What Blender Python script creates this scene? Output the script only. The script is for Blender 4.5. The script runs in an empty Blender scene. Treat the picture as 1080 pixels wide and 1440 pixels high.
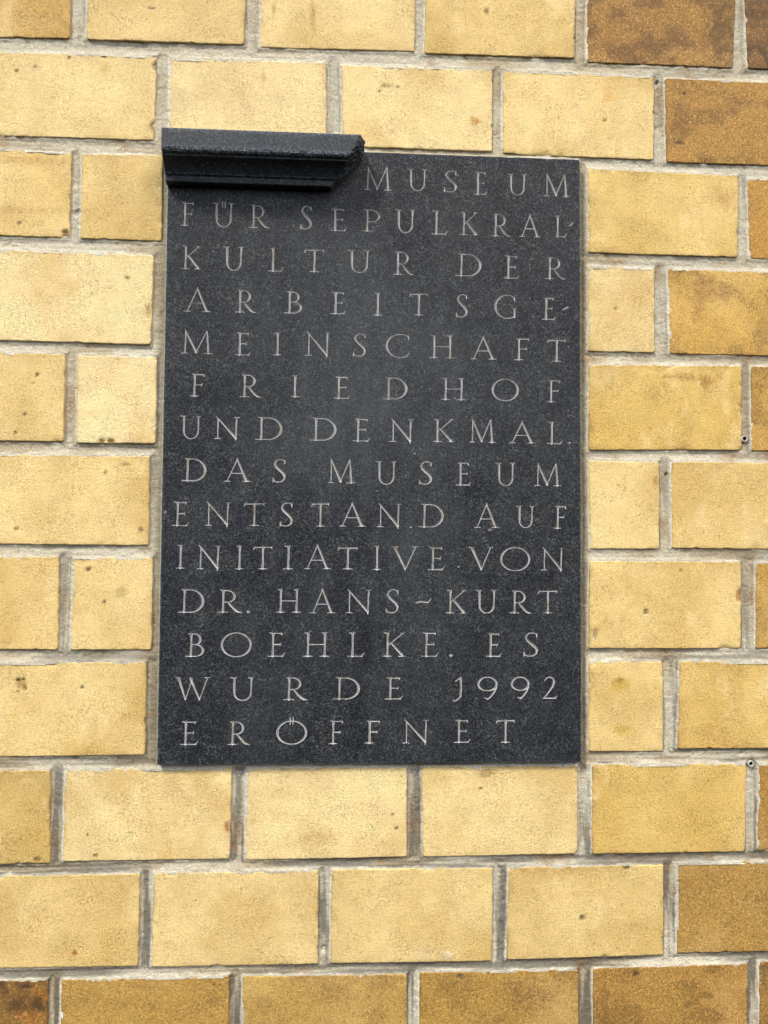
import bpy, math
import numpy as np
from mathutils import Euler, Vector

# ------------------------------------------------------------------ camera, world, sun, exposure
SC = bpy.context.scene
COL = SC.collection
F_PX, DIST = 1123.0, 1.12            # focal length in photo pixels (1080 x 1440), metres from the wall
ROT = (math.radians(92.32405), math.radians(-0.41709), math.radians(-3.35835))
cam = bpy.data.cameras.new("camera"); camo = bpy.data.objects.new("camera", cam); COL.objects.link(camo)
cam.sensor_fit = 'AUTO'; cam.sensor_width = 36.0; cam.lens = F_PX / 1440.0 * 36.0
cam.clip_start = 0.01; cam.clip_end = 100.0
camo.location = (0, -DIST, 0); camo.rotation_euler = ROT
SC.camera = camo

SUN_EL, SUN_AZ = math.radians(50), math.radians(-42)   # azimuth from straight in front of the wall, minus = left
w = bpy.data.worlds.new("World"); SC.world = w; w.use_nodes = True
nt = w.node_tree; bg = nt.nodes['Background']
sky = nt.nodes.new('ShaderNodeTexSky'); sky.sky_type = 'NISHITA'; sky.sun_disc = False
sky.sun_elevation = SUN_EL; sky.sun_rotation = math.pi - SUN_AZ * -1
sky.air_density = 1.0; sky.dust_density = 4.0; sky.ozone_density = 1.0
nt.links.new(sky.outputs[0], bg.inputs[0]); bg.inputs[1].default_value = 0.085
sl = bpy.data.lights.new("sun", 'SUN'); so = bpy.data.objects.new("sun", sl); COL.objects.link(so)
sl.energy = 1.5; sl.angle = math.radians(11); sl.color = (1.0, 0.93, 0.82)
sd = Vector((math.sin(SUN_AZ) * math.cos(SUN_EL), -math.cos(SUN_AZ) * math.cos(SUN_EL), math.sin(SUN_EL)))  # towards the sun
so.rotation_euler = sd.to_track_quat('Z', 'Y').to_euler(); so.location = sd * 5
SC.view_settings.view_transform = 'Standard'; SC.view_settings.look = 'None'
SC.view_settings.gamma = 1.0; SC.view_settings.exposure = 1.55

# ------------------------------------------------------------------ helpers
RM = np.array(Euler(ROT, 'XYZ').to_matrix())
def un(px, py, Y=0.0):
    """survey of the wall: photo position -> point (X, Z) on the plane at depth Y"""
    d = RM @ np.array([(px - 540) / F_PX, -(py - 720) / F_PX, -1.0])
    t = (Y + DIST) / d[1]
    return np.array([d[0] * t, d[2] * t])
def lin(c):
    c = np.asarray(c, float) / 255.0
    return np.where(c <= 0.04045, c / 12.92, ((c + 0.055) / 1.055) ** 2.4)
_tab = np.random.RandomState(7).rand(16, 256, 256).astype(np.float32)
def vn(x, y, s=0):
    xi = np.floor(x).astype(int); yi = np.floor(y).astype(int)
    fx = x - xi; fy = y - yi; fx = fx * fx * (3 - 2 * fx); fy = fy * fy * (3 - 2 * fy)
    T = _tab[s % 16]; a = T[xi & 255, yi & 255]; b = T[(xi + 1) & 255, yi & 255]
    c = T[xi & 255, (yi + 1) & 255]; d = T[(xi + 1) & 255, (yi + 1) & 255]
    return (a * (1 - fx) + b * fx) * (1 - fy) + (c * (1 - fx) + d * fx) * fy
def fbm(x, y, s=0, o=4):
    """fractal value noise, about -1..1"""
    r = 0.0; a = 1.0; n = 0.0
    for k in range(o):
        r = r + a * (vn(x * 2 ** k + 17.3 * k, y * 2 ** k + 5.1 * k, s + k) * 2 - 1); n += a; a *= 0.55
    return r / n * 1.5
def sm(a, b, x):
    t = np.clip((x - a) / (b - a), 0, 1); return t * t * (3 - 2 * t)
def mesh(name, co, quads, mat, parent=None, origin=(0, 0, 0), cols=None, vals=None, smooth=True, tris=None):
    me = bpy.data.meshes.new(name)
    co = np.asarray(co, np.float32) - np.asarray(origin, np.float32)
    quads = np.asarray(quads, np.int32).reshape(-1, 4) if len(quads) else np.zeros((0, 4), np.int32)
    nq = len(quads); loops = quads.ravel(); starts = np.arange(nq) * 4; tot = np.full(nq, 4)
    if tris is not None and len(tris):
        tris = np.asarray(tris, np.int32).reshape(-1, 3)
        starts = np.concatenate([starts, nq * 4 + np.arange(len(tris)) * 3]); tot = np.concatenate([tot, np.full(len(tris), 3)])
        loops = np.concatenate([loops, tris.ravel()])
    me.vertices.add(len(co)); me.vertices.foreach_set('co', co.ravel())
    me.loops.add(len(loops)); me.loops.foreach_set('vertex_index', loops.astype(np.int32))
    me.polygons.add(len(starts)); me.polygons.foreach_set('loop_start', starts.astype(np.int32))
    me.polygons.foreach_set('use_smooth', np.full(len(starts), smooth))
    if cols is not None:
        a = me.attributes.new('tone', 'FLOAT_COLOR', 'POINT')
        c4 = np.ones((len(co), 4), np.float32); c4[:, :3] = cols; a.data.foreach_set('color', c4.ravel())
    for k, v in (vals or {}).items():
        a = me.attributes.new(k, 'FLOAT', 'POINT'); a.data.foreach_set('value', np.asarray(v, np.float32))
    me.update(calc_edges=True); me.validate()
    me.materials.append(mat)
    o = bpy.data.objects.new(name, me); COL.objects.link(o)
    if parent is not None:
        o.parent = parent; o.location = Vector(origin) - parent.location
    else:
        o.location = origin
    return o
def empty(name, loc, label, cat, group=None):
    o = bpy.data.objects.new(name, None); COL.objects.link(o); o.location = loc; o.empty_display_size = 0.05
    o['label'] = label; o['category'] = cat
    if group: o['group'] = group
    return o

class NG:
    """small node-graph helper"""
    def __init__(s, name):
        s.m = bpy.data.materials.new(name); s.m.use_nodes = True; s.t = s.m.node_tree
        s.b = s.t.nodes['Principled BSDF']
        g = s.t.nodes.new('ShaderNodeNewGeometry'); s.pos = g.outputs['Position']
    def set(s, node, k, v):
        i = node.inputs[k]
        if hasattr(v, 'is_linked') or isinstance(v, bpy.types.NodeSocket): s.t.links.new(v, i)
        else: i.default_value = v
    def noise(s, scale, detail=3, rough=0.55, vec=None, dist=0.0):
        n = s.t.nodes.new('ShaderNodeTexNoise'); s.set(n, 'Vector', vec or s.pos)
        s.set(n, 'Scale', scale); s.set(n, 'Detail', detail); s.set(n, 'Roughness', rough); s.set(n, 'Distortion', dist)
        return n.outputs['Fac']
    def voro(s, scale, vec=None):
        n = s.t.nodes.new('ShaderNodeTexVoronoi'); s.set(n, 'Vector', vec or s.pos); s.set(n, 'Scale', scale)
        return n.outputs['Distance']
    def math(s, op, a, b=0.0, c=0.0):
        n = s.t.nodes.new('ShaderNodeMath'); n.operation = op; s.set(n, 0, a); s.set(n, 1, b); s.set(n, 2, c); return n.outputs[0]
    def rng(s, v, a, b, c=0.0, d=1.0):
        n = s.t.nodes.new('ShaderNodeMapRange'); s.set(n, 'Value', v); s.set(n, 'From Min', a); s.set(n, 'From Max', b)
        s.set(n, 'To Min', c); s.set(n, 'To Max', d); return n.outputs['Result']
    def mix(s, f, a, b, mode='MIX'):
        n = s.t.nodes.new('ShaderNodeMix'); n.data_type = 'RGBA'; n.blend_type = mode
        ins = [i for i in n.inputs if i.enabled]
        for i, v in zip(ins, (f, a, b)):
            if isinstance(v, bpy.types.NodeSocket): s.t.links.new(v, i)
            else: i.default_value = v if not isinstance(v, (tuple, list)) else (*v, 1.0)[:4]
        return [o for o in n.outputs if o.enabled][0]
    def scale(s, col, f):
        n = s.t.nodes.new('ShaderNodeVectorMath'); n.operation = 'SCALE'; s.set(n, 0, col); s.set(n, 'Scale', f); return n.outputs[0]
    def attr(s, name):
        n = s.t.nodes.new('ShaderNodeAttribute'); n.attribute_name = name; return n
    def bump(s, h, dist, strength=1.0, prev=None):
        n = s.t.nodes.new('ShaderNodeBump'); s.set(n, 'Height', h); n.inputs['Distance'].default_value = dist
        n.inputs['Strength'].default_value = strength
        if prev is not None: s.t.links.new(prev, n.inputs['Normal'])
        return n.outputs['Normal']
    def out(s, col, rough, normal=None, spec=0.5):
        s.set(s.b, 'Base Color', col); s.set(s.b, 'Roughness', rough); s.b.inputs['Specular IOR Level'].default_value = spec
        if normal is not None: s.t.links.new(normal, s.b.inputs['Normal'])
        return s.m

def brick_material():
    g = NG("glazed_yellow_brick"); a = g.attr('tone')
    warp = g.noise(900, 2, 0.6, dist=0.8)                     # granular skin, about 1-4 mm
    mid = g.noise(400, 4, 0.62, dist=1.4)
    bw = g.t.nodes.new('ShaderNodeRGBToBW'); g.t.links.new(a.outputs['Color'], bw.inputs[0])
    dk = g.rng(bw.outputs[0], 0.52, 0.22)
    patch = g.rng(g.noise(19, 3), 0.36, 0.64)                  # worn smooth here, coarse there
    amp = g.math('ADD', g.math('MULTIPLY', dk, 0.55), g.math('MULTIPLY', patch, 0.45))
    grain = g.math('ADD', 1.0, g.math('MULTIPLY', g.rng(mid, 0.34, 0.66, -0.42, 0.27), g.math('ADD', g.math('MULTIPLY', amp, 0.8), 0.25)))
    fine = g.rng(warp, 0.28, 0.72, 0.84, 1.12)
    col = g.scale(a.outputs['Color'], g.math('MULTIPLY', grain, fine))
    # brownish film caught in the hollows of the skin
    film = g.math('MULTIPLY', g.rng(mid, 0.50, 0.36), g.rng(g.noise(24, 5, 0.65), 0.42, 0.66))
    col = g.mix(g.math('MULTIPLY', film, 0.75), col, (0.25, 0.145, 0.045))
    # the darker a brick is fired, the more its raised grains stand out golden
    col = g.mix(g.math('MULTIPLY', g.math('MULTIPLY', g.rng(mid, 0.53, 0.64), dk), g.rng(bw.outputs[0], 0.03, 0.16, 0.08, 0.62)), col, (0.68, 0.44, 0.15))
    col = g.mix(g.math('MULTIPLY', g.math('MULTIPLY', g.rng(mid, 0.48, 0.36), dk), 0.65), col, (0.13, 0.07, 0.022))
    # fine dark pin holes
    v = g.voro(120); pin = g.math('MULTIPLY', g.rng(v, 0.13, 0.07), g.rng(g.noise(45, 2), 0.56, 0.66))
    col = g.mix(g.math('MULTIPLY', pin, 0.75), col, (0.06, 0.04, 0.02))
    h = g.math('ADD', g.math('MULTIPLY', mid, 1.0), g.math('MULTIPLY', warp, 0.4))
    h = g.math('SUBTRACT', h, g.math('MULTIPLY', pin, 0.8))
    n = g.bump(h, 0.0024, 0.85)
    return g.out(col, 0.62, n, 0.35)

def mortar_material():
    g = NG("lime_mortar"); a = g.attr('tone')
    n1 = g.noise(700, 4, 0.65); n2 = g.noise(220, 3)
    col = g.scale(a.outputs['Color'], g.math('MULTIPLY', g.rng(n1, 0.3, 0.7, 0.68, 1.18), g.rng(n2, 0.3, 0.7, 0.88, 1.08)))
    n = g.bump(g.math('ADD', n1, n2), 0.0028, 0.85)
    return g.out(col, 0.9, n, 0.2)

def stone_material(name, rough_scale=1.0):
    g = NG(name); cut = g.attr('cut').outputs['Fac']
    fine = g.noise(820, 3, 0.7, dist=0.6); sp = g.noise(440, 4, 0.75, dist=1.0)
    sheen = g.attr('sheen').outputs['Fac']
    cl = g.noise(14, 4, 0.6); cl2 = g.noise(60, 4, 0.6)
    cl3 = g.noise(30, 3)
    base = g.mix(g.rng(cl, 0.35, 0.65), (0.0030, 0.0040, 0.0062), (0.0090, 0.0108, 0.0135))
    f = g.math('MULTIPLY', g.rng(sp, 0.51, 0.63), g.rng(cl2, 0.35, 0.62, 0.35, 1.0))
    col = g.mix(f, base, g.mix(g.rng(cl3, 0.38, 0.62), (0.088, 0.104, 0.130), (0.112, 0.124, 0.128)))
    col = g.mix(g.math('MULTIPLY', g.rng(fine, 0.57, 0.70), 0.55), col, (0.20, 0.215, 0.225))
    col = g.mix(g.math('MULTIPLY', g.rng(fine, 0.42, 0.30), 0.6), col, (0.008, 0.009, 0.012))
    # grey-blue sheen painted into the colour, broken into cloudy smears
    col = g.mix(g.math('MULTIPLY', sheen, g.rng(g.noise(260, 4, 0.7), 0.3, 0.7, 0.4, 1.0)), col, (0.085, 0.098, 0.108))
    # the worn arrises bruise pale, in spots
    wear = g.attr('wear').outputs['Fac']
    col = g.mix(g.math('MULTIPLY', wear, g.rng(g.noise(380, 3, 0.7), 0.46, 0.62)), col, (0.20, 0.245, 0.30))
    # chiselled stone is raw and pale, here and there tinted by lichen and rust
    raw = g.mix(g.rng(g.noise(75, 3), 0.56, 0.68), (0.56, 0.565, 0.56), (0.46, 0.42, 0.34))
    raw = g.scale(raw, g.rng(g.noise(1100, 2, 0.7), 0.3, 0.7, 0.65, 1.15))
    col = g.mix(cut, col, raw)
    h = g.math('ADD', fine, g.math('MULTIPLY', sp, 0.8))
    n = g.bump(h, 0.0006 * rough_scale, 0.55)
    rough = g.rng(cut, 0, 1, 0.46, 0.9)
    return g.out(col, rough, n, 0.16)

def plain(name, col, rough=0.5):
    g = NG(name); n = g.noise(900, 3)
    return g.out(g.scale(g.mix(0.0, col, col), g.rng(n, 0.3, 0.7, 0.8, 1.1)), rough, g.bump(n, 0.0004, 0.5), 0.4)

M_BRICK, M_MORTAR = brick_material(), mortar_material()
M_STONE = stone_material("honed_dark_granite"); M_BREAK = stone_material("broken_dark_granite", 3.0)

# ------------------------------------------------------------------ the wall: bricks surveyed one by one
# corners in photo pixels: top-left, top-right, bottom-right, bottom-left; seen colour; dirt 0..1
ILL = np.array([1.12, 1.12, 1.30])                                  # seen colour -> base colour
B = []
def b(tl, tr, br, bl, col, dirt=0.1, label=None): B.append((tl, tr, br, bl, col, dirt, label))
# course A
b((-128,-70),(101,-66),(98,54),(-131,49),(206,170,100),.25)
b((125,-66),(347,-60),(343,63),(122,56),(216,185,120),.12)
b((365,-58),(585,-50),(583,72),(366,66),(224,193,127),.12)
b((598,-50),(809,-42),(808,82),(597,75),(214,181,106),.15)
b((826,-40),(1036,-32),(1031,95),(825,87),(166,120,52),.6,"brown stained brick")
b((1046,-32),(1250,-22),(1256,103),(1051,96),(74,48,22),.95,"nearly black, soot stained brick")
# course B
b((-20,72),(220,79),(216,197),(-22,190),(227,199,133),.12)
b((238,82),(459,88),(459,206),(238,200),(229,203,150),.05)
b((480,91),(693,98),(692,213),(482,206),(233,204,140),.12)
b((707,99),(920,108),(919,225),(707,216),(226,192,118),.15)
b((935,110),(1150,119),(1152,235),(937,228),(176,130,60),.5,"brown brick with a black speck")
# course C
b((-130,204),(101,214),(97,334),(-132,327),(222,188,112),.15)
b((115,216),(229,218),(227,339),(113,335),(225,191,115),.12)
b((827,237),(1039,247),(1037,362),(827,355),(230,200,130),.25)
b((1051,250),(1262,258),(1265,373),(1054,363),(192,140,60),.5,"orange brown brick")
# course D
b((-22,350),(216,359),(212,485),(-23,478),(240,214,157),.05)
b((827,374),(921,377),(921,496),(827,494),(234,204,138),.08)
b((939,378),(1150,384),(1152,502),(942,497),(206,165,88),.4)
# course E
b((-140,492),(92,498),(89,621),(-142,618),(218,186,115),.15)
b((108,499),(221,502),(219,624),(108,623),(243,216,162),.04,"palest cream brick")
b((828,513),(1043,515),(1043,633),(828,633),(226,192,116),.29)
b((1056,515),(1266,520),(1268,637),(1057,634),(196,152,76),.4)
# course F
b((-24,638),(211,642),(209,767),(-25,765),(226,194,120),.12)
b((828,648),(927,650),(927,772),(830,772),(230,196,118),.1)
b((944,649),(1154,652),(1154,773),(945,771),(216,180,105),.2)
# course G
b((-152,782),(83,783),(81,914),(-152,912),(221,186,112),.12)
b((103,784),(215,784),(213,914),(99,914),(229,197,122),.1)
b((829,789),(1042,790),(1042,912),(828,912),(225,189,109),.15)
b((1063,792),(1275,793),(1275,912),(1062,912),(200,160,80),.3)
# course H
b((-30,932),(206,931),(204,1062),(-31,1065),(223,190,118),.12)
b((828,930),(932,930),(933,1057),(828,1057),(223,189,113),.1,"brick with two square yellow stains")
b((956,930),(1168,932),(1167,1052),(953,1053),(212,173,90),.2)
# course I
b((-162,1086),(71,1083),(70,1214),(-164,1218),(202,171,99),.15)
b((91,1082),(326,1080),(323,1208),(88,1212),(231,203,141),.08)
b((347,1081),(572,1079),(572,1205),(345,1210),(235,207,146),.06)
b((593,1079),(812,1077),(813,1201),(595,1205),(229,199,133),.1)
b((833,1075),(1050,1074),(1048,1198),(833,1201),(211,172,86),.2)
b((1067,1074),(1279,1073),(1278,1193),(1066,1196),(178,136,66),.3)
# course J
b((-38,1232),(197,1229),(194,1359),(-39,1363),(213,181,113),.2)
b((217,1228),(448,1224),(447,1356),(213,1360),(223,194,129),.12)
b((467,1223),(693,1220),(692,1352),(464,1355),(221,191,123),.12)
b((716,1220),(933,1216),(933,1343),(712,1350),(215,183,113),.2)
b((952,1214),(1165,1210),(1164,1336),(952,1341),(182,144,76),.3)
# course K
b((-172,1383),(67,1378),(66,1512),(-174,1517),(135,98,46),.9,"soot blackened brick")
b((86,1378),(322,1373),(321,1508),(84,1512),(186,149,81),.4)
b((341,1373),(572,1370),(572,1504),(340,1507),(191,156,89),.35)
b((590,1368),(814,1363),(814,1496),(590,1502),(176,138,69),.4)
b((834,1362),(1052,1355),(1051,1488),(834,1494),(173,131,63),.45)
b((1068,1353),(1284,1348),(1283,1482),(1068,1486),(152,112,56),.5)

# marks and damage on single bricks, in photo pixels: x, y, rx, ry, depth mm, colour or None, strength
MARKS = [(29,962,9,8,1.2,(150,120,65),.6),(24,956,2.5,2.5,1.5,(60,45,25),.9),(33,955,2.5,2,1.2,(60,45,25),.9),(35,968,2.5,3,1.5,(70,50,30),.9),
 (25,973,2.5,2,1,(70,50,30),.8),(115,966,2.5,2,.8,(60,45,25),.9),(908,860,4.5,3,1.4,(75,60,40),.9),(958,959,1,1,0,None,0),
 (962,132,2.6,2.4,1,(25,15,10),1),(956,201,7,2.2,.5,(80,50,25),.8),(975,198,5,1.2,.4,(80,50,25),.7),(850,169,2.6,2,.8,(90,70,40),.9),
 (858,136,9,6,0,(225,170,80),.6),(105,1340,4,4,.3,(165,75,50),.9),(143,620,4,4,2,(110,80,40),.9),(156,621,5,4,2,(110,80,40),.9),
 (27,313,3,3,1,(90,70,40),.8),(91,329,5,7,2.5,(110,75,40),.8),(213,12,5,2.2,.8,(130,115,100),.8),(819,1290,4,4,1,(95,90,80),.9),
 (880,1219,5,4,1.2,(80,75,65),.9),(894,1369,5,4,.8,(70,50,30),.85),(53,1411,12,14,0,(50,35,20),.85),(22,1412,12,10,0,(60,40,20),.7),
 (37,1387,9,3,.3,(30,25,20),.85),(993,538,9,7,0,(150,95,40),.6),(960,530,40,5,0,(180,130,60),.5),(668,170,7,6,.2,(200,145,60),.75),
 (873,962,15,9,.2,(205,170,70),.75),(873,1026,13,8,.2,(205,172,75),.7),(873,957,5,4,.3,(150,115,60),.5),(124,800,5,4,1,(70,55,30),.9),
 (171,833,8,9,.4,(185,160,105),.6),(146,846,2.5,3,1,(70,50,25),.9),(100,872,2.5,4,.8,(90,70,35),.8),(210,438,3.5,11,1.5,(185,165,120),.8),
 (214,178,4,8,2,(120,105,75),.7),(218,92,4,6,2,(120,105,75),.6),(179,391,4,3,.8,(165,130,85),.8),(1055,249,7,4,1.5,(30,25,20),.8),
 (319,1163,4,6,.5,(165,105,55),.85),(123,1174,2,2,.8,(90,60,30),.9),(134,1203,4,3,.4,(150,120,70),.8),(52,1208,6,3,.5,(110,90,60),.8),
 (552,1145,2.5,2,.6,(80,60,35),.9),(557,1164,2.5,2,.6,(80,60,35),.9),(632,1263,1,1,0,None,0),(683,1088,12,6,.6,(150,120,75),.55),
 (676,1109,3,2,.8,(110,80,45),.8),(628,1343,7,5,-.8,(225,215,190),.8),(595,1342,14,9,0,(225,205,175),.5),(647,1373,5,4,1,(70,65,55),.85),
 (97,81,2,6,1.2,(70,50,35),.8),(23,99,3,2.5,.6,(140,85,40),.85),(49,94,2.5,2.5,.6,(110,75,40),.85),(147,95,8,6,0,(195,175,85),.5),
 (543,121,9,3,.5,(150,115,70),.6),(534,128,2.5,2,.6,(90,60,35),.8),(559,122,2.5,2,.6,(90,60,35),.8),(684,16,3,5,.6,(120,90,60),.8),
 (52,527,3,3,.8,(90,70,40),.85),(35,582,2.5,3,.8,(100,75,40),.85),(22,608,2.5,3,.8,(90,70,40),.85),(148,664,3,3,.5,(140,110,65),.8),
 (178,653,6,3,.6,(150,115,70),.7),(23,743,4,4,.6,(130,105,60),.75),(198,745,4,4,.6,(130,100,55),.75),(866,434,3,2.5,.6,(170,130,70),.85),
 (921,677,4,8,.5,(190,140,80),.8),(870,682,2,2,.6,(130,100,60),.8),(958,802,3,2,.6,(110,80,50),.8),(1040,838,5,9,2,(175,130,80),.8),
 (959,1219,1,1,0,None,0),(954,1226,2,2,.8,(40,30,20),.9),(820,1318,5,1,0,None,0),(1012,130,9,7,0,(120,85,40),.4),(903,20,60,50,0,(120,82,38),.35),
 (1015,40,22,50,0,(70,48,24),.75),(875,65,50,7,0,(110,75,36),.5),(955,60,40,5,0,(100,68,34),.4),(1020,280,18,16,0,(170,115,55),.4),
 (997,410,40,16,0,(160,110,50),.4),(983,430,8,30,0,(165,115,55),.4),(1000,455,1,1,0,None,0),(850,270,1,1,0,None,0),(905,1185,1,1,0,None,0),
 (995,1400,9,5,.3,(95,65,35),.6),(740,1400,30,25,0,(120,85,40),.4),(850,1410,12,25,0,(105,72,36),.5),(300,1405,20,12,0,(135,100,50),.45),
 (470,1395,40,14,0,(150,112,58),.4),(440,1180,35,14,0,(205,172,110),.4),(830,1130,1,1,0,None,0),(30,225,60,6,0,(190,150,85),.45),
 (30,295,60,5,0,(200,160,95),.4),(440,20,4,20,0,(170,140,80),.5),(385,15,3,12,.2,(160,130,75),.5),(370,110,3,14,.2,(190,160,105),.5),
 (255,150,14,18,0,(205,190,150),.4),(290,110,16,10,0,(210,195,155),.35),(835,898,5,3,.5,(210,200,185),.7),(837,890,3,8,.6,(150,130,95),.6),
 (875,868,5,5,0,(215,185,115),.5),(1075,1370,4,20,0,(80,60,35),.5)]
MARKS = [m for m in MARKS if m[6] > 0]
MW = []
for (x, y, rx, ry, dp, c, s) in MARKS:
    p = un(x, y); sc_ = np.linalg.norm(un(x + 1, y) - p)
    MW.append((p[0], p[1], rx * sc_, ry * sc_, dp * .001, c, s))

PX0, PX1, PZ0, PZ1 = -0.2412, 0.3446, -0.3020, 0.5572       # the slab
PY = -0.008                                                  # its face stands 8 mm proud
wall = empty("brick_wall", (0.07, 0, -0.72), "wall of yellow glazed bricks with pale mortar joints behind the dark stone plaque", "wall"); wall["kind"] = "thing"

def axis(L, step):
    e = np.array([0, .0004, .0009, .0016, .0028, .0045]); n = max(3, int((L - .011) / step))
    return np.concatenate([e, np.linspace(.0065, L - .0065, n), L - e[::-1]]) / L
def brick_geo(Q, step, seed):
    """Q: corners tl, tr, br, bl on the wall plane. Returns verts, quads, and the plan positions"""
    Q = np.array(Q); L = np.linalg.norm(Q[1] - Q[0]); H = np.linalg.norm(Q[3] - Q[0])
    u = axis(L, step); v = axis(H, step); U, V = np.meshgrid(u, v)
    P = (Q[0] * ((1 - U) * (1 - V))[..., None] + Q[1] * (U * (1 - V))[..., None] + Q[2] * (U * V)[..., None] + Q[3] * ((1 - U) * V)[..., None])
    X, Z = P[..., 0].copy(), P[..., 1].copy()
    eu = np.minimum(U, 1 - U) * L; ev = np.minimum(V, 1 - V) * H; de = np.minimum(eu, ev)
    ox = seed * 3.7
    # arrises wander and are nibbled
    fall = np.exp(-de / .004)
    wv = fbm(X * 160 + ox, Z * 160, 1, 3) * .0004 + np.maximum(0, fbm(X * 70 + ox, Z * 70 + 9, 4, 3) - .66) * .005
    su = np.where(U < .5, 1, -1) * (eu < ev + .0045); sv = np.where(V < .5, -1, 1) * (ev < eu + .0045)
    X += su * fall * wv; Z += sv * fall * wv
    # rounded corners
    cr = np.maximum(0, .0035 - np.hypot(eu, ev)) * .25
    X += cr * np.where(U < .5, 1, -1); Z += cr * np.where(V < .5, -1, 1)
    r = .0014
    drop = r - np.sqrt(np.maximum(0, r * r - np.maximum(0, r - de) ** 2))
    drop = drop + np.maximum(0, fbm(X * 60 + ox, Z * 60 + 3, 2, 3) - .55) * .006 * np.exp(-de / .0035)
    h = fbm(X * 55 + ox, Z * 55, 3, 4) * .00028 + fbm(X * 9 + ox, Z * 9, 5, 2) * .0005
    rs = np.random.RandomState(seed + 5)
    h += (rs.rand() - .5) * .0012 + (U - .5) * (rs.rand() - .5) * .0016 + (V - .5) * (rs.rand() - .5) * .0012
    Y = drop - h
    nu, nv = len(u), len(v)
    idx = np.arange(nu * nv).reshape(nv, nu)
    q = np.stack([idx[1:, :-1], idx[1:, 1:], idx[:-1, 1:], idx[:-1, :-1]], -1).reshape(-1, 4)
    co = np.stack([X, Y, Z], -1).reshape(-1, 3)
    loop = np.concatenate([idx[0, :-1], idx[:-1, -1], idx[-1, :0:-1], idx[:0:-1, 0]])   # clockwise seen from the front
    n = len(loop); back = co[loop].copy(); back[:, 1] = .016
    bi = len(co) + np.arange(n)
    side = np.stack([loop, np.roll(loop, -1), np.roll(bi, -1), bi], -1)
    co = np.concatenate([co, back]); q = np.concatenate([q, side])
    return co, q, np.concatenate([de.ravel(), np.zeros(n)])
def brick_tone(co, de, col, dirt, seed, marks=True):
    X, Z = co[:, 0], co[:, 2]; ox = seed * 5.3
    col = np.asarray(col, float)
    if dirt < .21:
        hi = float(np.clip((col[0] - 212) / 28, 0, 1))           # the palest firings are nearly cream
        col = col + (np.array((248, 228, 186)) - col) * (.30 + .40 * hi)
    if dirt > .3 and dirt < .8: col = col * np.array((1.04, 1.05, 1.06))
    c = lin(col)[None, :] / ILL * np.ones((len(co), 1))
    n1 = fbm(X * 14 + ox, Z * 14, 6, 4)[:, None]; n2 = fbm(X * 38 + ox, Z * 38, 8, 4)[:, None]
    pale = lin((244, 222, 176)) / ILL; brown = lin((150, 108, 52)) / ILL; och = lin((214, 172, 88)) / ILL
    c = c * (1 + .10 * n1 + .07 * n2)
    f = np.clip(n1 * .9, 0, 1) * .35 * (1 - dirt); c = c * (1 - f) + pale * f
    f = np.clip(-n1 * 1.0, 0, 1) * .45; c = c * (1 - f) + och * f * min(1, lin(col)[0] / lin((214, 0, 0))[0] + .1) + c * 0
    streak = fbm(X * 7 + ox, Z * 45, 10, 3)[:, None]
    f = np.clip((n2 * .7 + streak * .6 + dirt * 1.1 - .75) * 1.1, 0, 1) * (.25 + .45 * dirt); c = c * (1 - f) + brown * f
    # smoke stains that creep in from the arris, and scorched clouds on the harder fired ones
    e1 = np.exp(-de / .011)[:, None] * sm(-.15, .7, fbm(X * 22 + ox, Z * 22, 9, 3))[:, None]
    f = e1 * (.12 + .75 * dirt); c = c * (1 - f) + lin((138, 98, 50)) / ILL * f
    f = sm(.0, .65, fbm(X * 24 + ox, Z * 32, 14, 5))[:, None] * min(.75, max(0, dirt - .2) * 1.9); c = c * (1 - f) + lin((104, 72, 36)) / ILL * f
    f = sm(.35, .8, fbm(X * 30 + ox, Z * 20, 15, 4))[:, None] * (.35 if dirt < .3 else .0); c = c * (1 - f) + lin((250, 228, 180)) / ILL * f * (1 if dirt < .3 else .75)  + (c * f * .25 if dirt >= .3 else 0)
    if dirt > .8:
        f = sm(.05, .5, n2 + .25 * n1) * .75; c = c * (1 - f) + lin((42, 30, 18)) * f
        f = sm(.3, .7, -n2) * .5; c = c * (1 - f) + lin((175, 110, 35)) * f
    # grime caught along the arris
    f = (np.exp(-de / .0016) * sm(-.2, .5, fbm(X * 90 + ox, Z * 90, 12, 3)))[:, None] * .55; c = c * (1 - f) + lin((118, 82, 42)) * f
    dy = np.zeros(len(co))
    if marks:
        for (mx, mz, rx, rz, dp, mc, ms) in MW:
            if abs(X.mean() - mx) > .16 or abs(Z.mean() - mz) > .1: continue
            rr = np.hypot((X - mx) / rx, (Z - mz) / rz) + fbm((X + mx) * 210, (Z + mz) * 210, 2, 3) * (.30 if dp > 0 else .55)
            f = sm(1.3, .55, rr) if dp > 0 else sm(1.6, .2, rr); dy += dp * f; f = (f * ms)[:, None]; c = c * (1 - f) + lin(mc) / ILL * f
    co[:, 1] += dy * (de > 0)
    return np.clip(c, .004, .8)

QW = []
for i, (tl, tr, br, bl, col, dirt, label) in enumerate(B):
    Q = [un(*tl), un(*tr), un(*br), un(*bl)]
    Q = [np.array(q) for q in Q]
    # a brick under the slab stops at its edge
    if tl[1] in (1080, 1081, 1082, 1077, 1079) and 80 < tl[0] < 820:
        pass
    QW.append((Q, col, dirt, label, i))
for Q, col, dirt, label, i in QW:
    co, q, de = brick_geo(Q, .0023, i)
    cols = brick_tone(co, de, col, dirt, i)
    org = (float(np.mean([p[0] for p in Q])), 0.0, float(np.mean([p[1] for p in Q])))
    o = mesh("brick", co, q, M_BRICK, wall, org, cols)
    if label: o['label'] = label

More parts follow.
